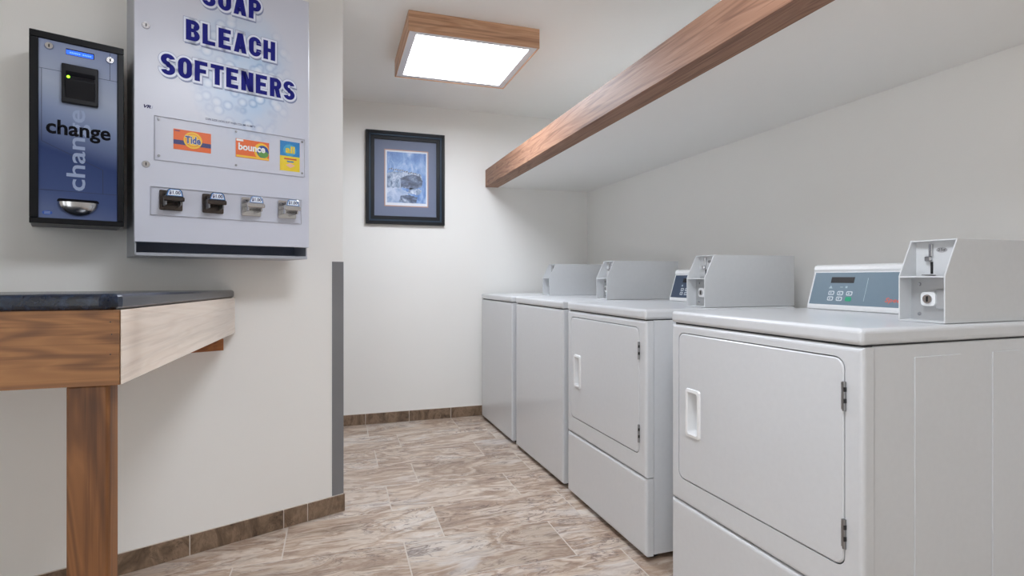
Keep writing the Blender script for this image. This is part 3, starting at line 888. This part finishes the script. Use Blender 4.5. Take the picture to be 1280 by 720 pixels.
for word, s0, s1, z0, z1 in (('SOAP', 0.218, 0.410, 1.992, 2.064), ('BLEACH', 0.170, 0.460, 1.857, 1.927), ('SOFTENERS', 0.098, 0.531, 1.724, 1.794)):
    block_word('letter_shadow', word, s0, s1, z0, z1, 0.0003, M['shade_letter'], 0.10, 0.003, -0.006)
    block_word('letter_rim', word, s0, s1, z0, z1, 0.0006, M['rim_letter'], 0.125)
    block_word('letter_outline', word, s0, s1, z0, z1, 0.0009, M['white_letter'], 0.10)
    block_word('lettering', word, s0, s1, z0, z1, 0.0012, M['blue_letter'])
vtext('notice_lettering', 'COIN SLIDE LOCKS OUT WHEN COLUMN IS EMPTY', 0.229, 0.391, 1.596, 1.603, 0.0005, M['navy_ink'], 0.012)
vtext('maker_lettering', 'VR', 0.051, 0.071, 1.602, 1.613, 0.0005, M['navy_ink'], 0.04, shear=0.3)
vtext('maker_lettering', 'i', 0.0725, 0.076, 1.602, 1.612, 0.0005, M['shade_letter'], 0.02, shear=0.3)
for z in (1.870, 1.419):
    k = put('door_lock', bm_cyl((S(0.057), FY, Z(z)), (0, -1, 0), 0.012, 0.006, 20, 0.010), M['chrome'], vm)
    put('key_slot', bm_box(S(0.057) - 0.0015, S(0.057) + 0.0015, FY - 0.0066, FY - 0.0058, Z(z) - 0.005, Z(z) + 0.005), M['black'], k)
# product cards behind a clear screwed-on cover
M['o_orange'] = plain('card_orange', srgb(236, 104, 26), 0.4)
M['o_yellow'] = plain('card_yellow', srgb(250, 200, 40), 0.4)
M['o_blue'] = plain('card_blue', srgb(24, 66, 150), 0.4)
M['o_navy'] = plain('card_navy', srgb(38, 44, 112), 0.4)
M['o_white'] = plain('card_white', srgb(246, 246, 244), 0.4)
M['o_green'] = plain('card_green', srgb(88, 150, 60), 0.4)
M['o_sky'] = plain('card_sky_blue', srgb(30, 132, 200), 0.4)
M['o_lemon'] = plain('card_lemon', srgb(244, 214, 44), 0.4)
M['o_red'] = plain('card_red', srgb(206, 60, 50), 0.4)
def card(s0, s1, z0, z1, mat, label):
    c = put('product_card', bm_box(S(s0), S(s1), FY - 0.0012, FY, Z(z0), Z(z1)), mat, vm)
    c['label'] = label
    return c
CL = 0.0012
c = card(0.134, 0.246, 1.481, 1.549, M['o_orange'], 'orange detergent card with a yellow bullseye')
vprint('band', vrect(0.134, 0.246, 1.498, 1.513), CL + 0.0003, M['o_navy'], c)
vprint('burst', ellipse(S(0.191), Z(1.517), 0.028, 0.028), CL + 0.0006, M['o_yellow'], c)
vprint('burst', ellipse(S(0.191), Z(1.517), 0.022, 0.022), CL + 0.0009, M['o_orange'], c)
vprint('burst', ellipse(S(0.191), Z(1.517), 0.020, 0.020), CL + 0.0012, M['o_yellow'], c)
vtext('card_lettering', 'Tide', 0.168, 0.214, 1.505, 1.530, CL + 0.0018, M['o_white'], 0.03, 0.03, parent=c)
vtext('card_lettering', 'Tide', 0.168, 0.214, 1.505, 1.530, CL + 0.0022, M['o_blue'], 0.03, parent=c)
vprint('fine_print', vrect(0.137, 0.152, 1.542, 1.545), CL + 0.0003, M['o_navy'], c)
c = card(0.325, 0.438, 1.482, 1.548, M['o_orange'], 'orange dryer sheet card with white lettering')
vprint('swirl', ellipse(S(0.412), Z(1.513), 0.026, 0.030), CL + 0.0003, M['o_yellow'], c)
vprint('swirl', ellipse(S(0.416), Z(1.512), 0.021, 0.023), CL + 0.0006, M['o_blue'], c)
vprint('swirl', ellipse(S(0.418), Z(1.503), 0.018, 0.012), CL + 0.0009, M['o_green'], c)
vprint('lemon_band', vrect(0.326, 0.437, 1.483, 1.490), CL + 0.0012, M['o_yellow'], c)
vtext('card_lettering', 'bounce', 0.333, 0.424, 1.508, 1.534, CL + 0.0018, M['o_white'], 0.035, parent=c)
vprint('corner_flag', vrect(0.327, 0.350, 1.540, 1.547), CL + 0.0003, M['o_white'], c)
c = card(0.477, 0.550, 1.454, 1.566, M['o_lemon'], 'blue and yellow detergent card')
vprint('upper_field', vrect(0.477, 0.550, 1.510, 1.566), CL + 0.0003, M['o_sky'], c)
vprint('burst', ellipse(S(0.513), Z(1.533), 0.024, 0.022), CL + 0.0006, plain('card_teal', srgb(70, 168, 208), 0.4), c)
vtext('card_lettering', 'all', 0.497, 0.531, 1.521, 1.548, CL + 0.0012, M['o_lemon'], 0.04, parent=c)
for i, (a, b_) in enumerate(((0.492, 0.538), (0.503, 0.527))):
    vprint('fine_print', vrect(a, b_, 1.497 - 0.010 * i, 1.502 - 0.010 * i), CL + 0.0004, M['o_red'] if i == 0 else M['o_sky'], c)
vprint('badge', [(S(0.498), Z(1.476)), (S(0.515), Z(1.466)), (S(0.532), Z(1.476)), (S(0.515), Z(1.484))], CL + 0.0004, plain('card_pink', srgb(240, 190, 170), 0.4), c)
M['acrylic_edge'] = plain('acrylic_edge', srgb(216, 218, 228), 0.4)
def clear_cover(s0, s1, z0, z1, screws):
    g = put('clear_cover', quadprint(vrect(s0, s1, z0, z1), FY - 0.0060), M['clear'], vm)
    b = bmesh.new()
    e = 0.0008
    bm_box(S(s0), S(s1), FY - 0.006, FY, Z(z1) - e, Z(z1), bm=b)
    bm_box(S(s0), S(s1), FY - 0.006, FY, Z(z0), Z(z0) + e, bm=b)
    bm_box(S(s0), S(s0) + e, FY - 0.006, FY, Z(z0) + e, Z(z1) - e, bm=b)
    bm_box(S(s1) - e, S(s1), FY - 0.006, FY, Z(z0) + e, Z(z1) - e, bm=b)
    put('cover_edge', b, M['acrylic_edge'], g)
    for s, z in screws:
        put('screw', bm_cyl((S(s), FY - 0.0058, Z(z)), (0, -1, 0), 0.004, 0.002, 12, 0.003), M['steel'], g)
clear_cover(0.080, 0.568, 1.437, 1.582, [(s, z) for s in (0.092, 0.325, 0.558) for z in (1.571, 1.451)])
clear_cover(0.069, 0.555, 1.256, 1.349, [])
# coin slides
M['tag_blue'] = plain('price_tag_blue', srgb(70, 130, 200), 0.4)
M['tag_white'] = plain('price_tag_white', srgb(232, 240, 250), 0.4)
for i, s0 in enumerate((0.093, 0.218, 0.342, 0.468)):
    mt = M['dark_steel'] if i < 2 else M['chrome']
    x0 = S(s0); zc = Z(1.306)
    cs = put('coin_slide', bm_prism(rrect(x0, x0 + 0.066, zc - 0.033, zc + 0.033, 0.004, 3), FY - 0.010, FY - 0.0064, 1, 0.0008, 1), mt, vm)
    cs['label'] = 'dark metal coin slide' if i < 2 else 'bright chrome coin slide'
    y0 = FY - 0.010
    b = bmesh.new()      # open channel with side cheeks
    bm_box(x0 + 0.010, x0 + 0.014, y0 - 0.050, y0, zc - 0.020, zc + 0.012, 0.0008, 1, bm=b)
    bm_box(x0 + 0.052, x0 + 0.056, y0 - 0.050, y0, zc - 0.020, zc + 0.012, 0.0008, 1, bm=b)
    bm_box(x0 + 0.010, x0 + 0.056, y0 - 0.054, y0, zc - 0.004, zc + 0.001, 0.0008, 1, bm=b)
    put('channel', b, M['steel'] if i < 2 else M['chrome'], cs)
    put('push_bar', bm_box(x0 + 0.004, x0 + 0.062, y0 - 0.062, y0 - 0.054, zc - 0.008, zc + 0.006, 0.002, 1), mt, cs)
    hd = put('slide_head', bm_prism([(x0 + 0.010, zc + 0.006), (x0 + 0.060, zc + 0.006), (x0 + 0.056, zc + 0.026), (x0 + 0.050, zc + 0.032), (x0 + 0.020, zc + 0.032), (x0 + 0.014, zc + 0.026)], y0 - 0.056, y0 - 0.046, 1, 0.001, 1), M['black'] if i < 2 else M['chrome'], cs)
    ty = y0 - 0.0563
    put('price_tag', quadprint([(x0 + 0.012, zc + 0.009), (x0 + 0.058, zc + 0.009), (x0 + 0.053, zc + 0.027), (x0 + 0.047, zc + 0.031), (x0 + 0.022, zc + 0.031), (x0 + 0.017, zc + 0.027)], ty), M['tag_blue'], cs)
    put('price_tag_face', quadprint([(x0 + 0.0155, zc + 0.011), (x0 + 0.0545, zc + 0.011), (x0 + 0.051, zc + 0.025), (x0 + 0.046, zc + 0.029), (x0 + 0.024, zc + 0.029), (x0 + 0.019, zc + 0.025)], ty - 0.0003), M['tag_white'], cs)
    tb = text_bm('$1.00', x0 + 0.019, x0 + 0.051, zc + 0.0125, zc + 0.0255, 0.025)
    bmesh.ops.translate(tb, verts=tb.verts[:], vec=(0, ty - 0.0006, 0))
    put('price_lettering', tb, M['navy_ink'], cs)
    b = bmesh.new()
    for k in range(4):
        bm_box(x0 + 0.014 + 0.010 * k, x0 + 0.020 + 0.010 * k, y0 - 0.0008, y0 + 0.0005, zc + 0.018, zc + 0.024 + 0.003 * (k % 2), bm=b)
    put('coin_gaps', b, M['black'], cs)

# ------------------------------------------------------------------ change machine
M['ch_body'] = plain('changer_grey', srgb(78, 80, 86), 0.45)
M['ch_frame'] = plain('changer_black', srgb(6, 8, 15), 0.35, spec=0.25)
M['ch_dark'] = plain('changer_acceptor', srgb(10, 12, 20), 0.35, spec=0.3)
M['ch_pale'] = plain('changer_pale_letter', srgb(158, 172, 202), 0.6, spec=0.05)
M['ink'] = plain('black_ink', srgb(10, 10, 18), 0.6, spec=0.1)
M['ch_line'] = plain('changer_line', srgb(34, 40, 60), 0.4)
def changer_front():
    t = NT('changer_front_print')
    tc = t.n('ShaderNodeTexCoord'); sep = t.n('ShaderNodeSeparateXYZ'); t.l(tc.outputs['Object'], sep.inputs[0])
    a = t.n('ShaderNodeMath', operation='MULTIPLY_ADD'); a.inputs[1].default_value = 0.30; t.l(sep.outputs['X'], a.inputs[0]); t.l(sep.outputs['Z'], a.inputs[2])
    col = t.ramp(a.outputs[0], [(0.03, srgb(104, 116, 150)), (0.12, srgb(72, 86, 128)), (0.24, srgb(56, 70, 112)), (0.36, srgb(132, 146, 178)), (0.45, srgb(168, 178, 198)), (0.62, srgb(136, 148, 182))])
    return t.set(col, 0.6, 0.0, 0.04)
M['ch_front'] = changer_front()
CS0, CW, CZ0, CZ1, CT = -0.228, 0.230, 1.214, 1.792, 0.20
YAWC = math.radians(2.0)
cm = empty('change_machine', tuple(A0 + D * (CS0 + 0.0) + Vector((0, 0, CZ0))), TH)
tag(cm, 'tall black-framed blue bill change machine on the angled wall', 'change machine')
CH = CZ1 - CZ0
box('cabinet', 0.002, CW - 0.002, -CT + 0.022, -0.001, 0.002, CH - 0.002, M['ch_body'], cm, 0.002, 1)
hole_pts = None
b = bmesh.new()
fw = 0.021
bm_box(0, CW, -CT, -CT + 0.022, 0, fw * 0.8, 0.0015, 1, bm=b)
bm_box(0, CW, -CT, -CT + 0.022, CH - fw, CH, 0.0015, 1, bm=b)
bm_box(0, fw, -CT, -CT + 0.022, fw * 0.8, CH - fw, 0.0015, 1, bm=b)
bm_box(CW - 0.017, CW, -CT, -CT + 0.022, fw * 0.8, CH - fw, 0.0015, 1, bm=b)
put('door_frame', b, M['ch_frame'], cm)
CY_ = -CT + 0.006
cp = put('front_plate', bm_box(fw, CW - 0.017, CY_, -CT + 0.0215, fw * 0.8, CH - fw), M['ch_front'], cm)
U = lambda s: s - CS0
ZZ = lambda z: z - CZ0
def cprint(name, pts, lift, mat, parent=cm): return put(name, quadprint([(U(a), ZZ(c_)) for a, c_ in pts], CY_ - lift), mat, parent)
def cline(p, q, w=0.0012, parent=cp):
    dx, dz = q[0] - p[0], q[1] - p[1]; L = math.hypot(dx, dz); nx, nz = -dz / L * w / 2, dx / L * w / 2
    return cprint('printed_line', [(p[0] + nx, p[1] + nz), (p[0] - nx, p[1] - nz), (q[0] - nx, q[1] - nz), (q[0] + nx, q[1] + nz)], 0.0004, M['ch_line'], parent)
cline((-0.206, 1.682), (-0.015, 1.682)); cline((-0.034, 1.769), (-0.034, 1.682))
cline((-0.200, 1.682), (-0.200, 1.463)); cline((-0.200, 1.463), (-0.052, 1.392)); cline((-0.052, 1.392), (-0.052, 1.316)); cline((-0.206, 1.316), (-0.016, 1.316))
b = text_bm('change', 0, 0.252, 0, 0.060, 0.012)
for v in b.verts: v.co = Vector((U(-0.098) - v.co.z + 0.010, CY_ - 0.0004, ZZ(1.320) + v.co.x))
# upright pale word behind the black one
for v in b.verts: v.co.x += 0.006
put('pale_lettering', b, M['ch_pale'], cp)
b = text_bm('change', U(-0.190), U(-0.032), ZZ(1.474), ZZ(1.533), 0.026)
bmesh.ops.translate(b, verts=b.verts[:], vec=(0, CY_ - 0.0009, 0))
put('black_lettering', b, M['ink'], cp)
for (s, z) in ((-0.183, 1.752), (-0.034, 1.746)):
    k = put('door_lock', bm_cyl((U(s), CY_, ZZ(z)), (0, -1, 0), 0.0115, 0.007, 24, 0.0095), M['chrome'], cm)
    put('key_slot', bm_box(U(s) - 0.0016, U(s) + 0.0016, CY_ - 0.0076, CY_ - 0.0068, ZZ(z) - 0.005, ZZ(z) + 0.004), M['black'], k)
dsp = put('display', bm_box(U(-0.143), U(-0.074), CY_ - 0.0016, CY_, ZZ(1.738), ZZ(1.756)), M['ch_dark'], cm)
put('display_screen', quadprint([(U(-0.1425), ZZ(1.7385)), (U(-0.0765), ZZ(1.7385)), (U(-0.0765), ZZ(1.7525)), (U(-0.1425), ZZ(1.7525))], CY_ - 0.0019), M['lcd'], dsp)
b = bmesh.new()
for k in range(12):
    if k == 6: continue
    x = U(-0.134) + 0.0045 * k
    bm_box(x, x + 0.0028, CY_ - 0.0023, CY_ - 0.0019, ZZ(1.743), ZZ(1.747), bm=b)
put('display_characters', b, M['lcd_text'], dsp)
# bill acceptor
ba = put('bill_acceptor', bm_box(U(-0.154), U(-0.064), CY_ - 0.014, CY_, ZZ(1.586), ZZ(1.706), 0.003, 2), M['ch_dark'], cm)
put('acceptor_mouth', bm_prism([(CY_ - 0.026, ZZ(1.655)), (CY_ - 0.022, ZZ(1.668)), (CY_ - 0.0141, ZZ(1.668)), (CY_ - 0.0141, ZZ(1.600))], U(-0.145), U(-0.073), 0, 0.001, 1), M['ch_dark'], ba)
put('bill_slot', bm_box(U(-0.144), U(-0.072), CY_ - 0.0146, CY_ - 0.0139, ZZ(1.670), ZZ(1.684)), M['ink'], ba)
led = put('indicator_led', bm_cyl((U(-0.138), CY_ - 0.0225, ZZ(1.663)), (0, -1, 0), 0.004, 0.003, 12), M['led'], ba)
# coin cup: black slot and a half-round steel bowl
cup = put('coin_cup', quadprint([(U(a), ZZ(c_)) for a, c_ in rrect(-0.164, -0.062, 1.279, 1.293, 0.0068, 5)], CY_ - 0.0008), M['ink'], cm)
b = bmesh.new()
n1, n2 = 24, 8
grid = []
for i in range(n1 + 1):
    t_ = math.pi + math.pi * i / n1
    rowv = []
    for j in range(n2 + 1):
        f = j / n2
        rr_ = math.sin(f * math.pi / 2)
        x = 0.050 * rr_ * math.cos(t_); z_ = 0.043 * rr_ * math.sin(t_)
        rowv.append(b.verts.new((U(-0.113) + x, CY_ - 0.001 - 0.022 * math.cos(f * math.pi / 2), ZZ(1.283) + z_)))
    grid.append(rowv)
for i in range(n1):
    for j in range(n2):
        vs = [grid[i][j], grid[i + 1][j], grid[i + 1][j + 1], grid[i][j + 1]]
        b.faces.new(vs)
bmesh.ops.remove_doubles(b, verts=b.verts[:], dist=1e-6)
put('cup_bowl', b, M['chrome'], cup, True)
M['logo_blue'] = plain('logo_blue', srgb(40, 84, 176), 0.4)
lg = cprint('maker_logo', [(-0.187 + 0.012 * math.cos(k * math.pi / 12), 1.247 + 0.0065 * math.sin(k * math.pi / 12)) for k in range(24)], 0.0004, M['logo_blue'])
for dz in (-0.003, 0.0, 0.003):
    put('logo_stripe', quadprint([(U(-0.194), ZZ(1.2465 + dz)), (U(-0.180), ZZ(1.2465 + dz)), (U(-0.180), ZZ(1.2478 + dz)), (U(-0.194), ZZ(1.2478 + dz))], CY_ - 0.0007), M['ch_pale'], lg)
for z in (1.30, 1.37, 1.52):
    put('side_screw', bm_cyl((0.002, -0.09, ZZ(z)), (-1, 0, 0), 0.006, 0.002, 10), M['black'], cm)
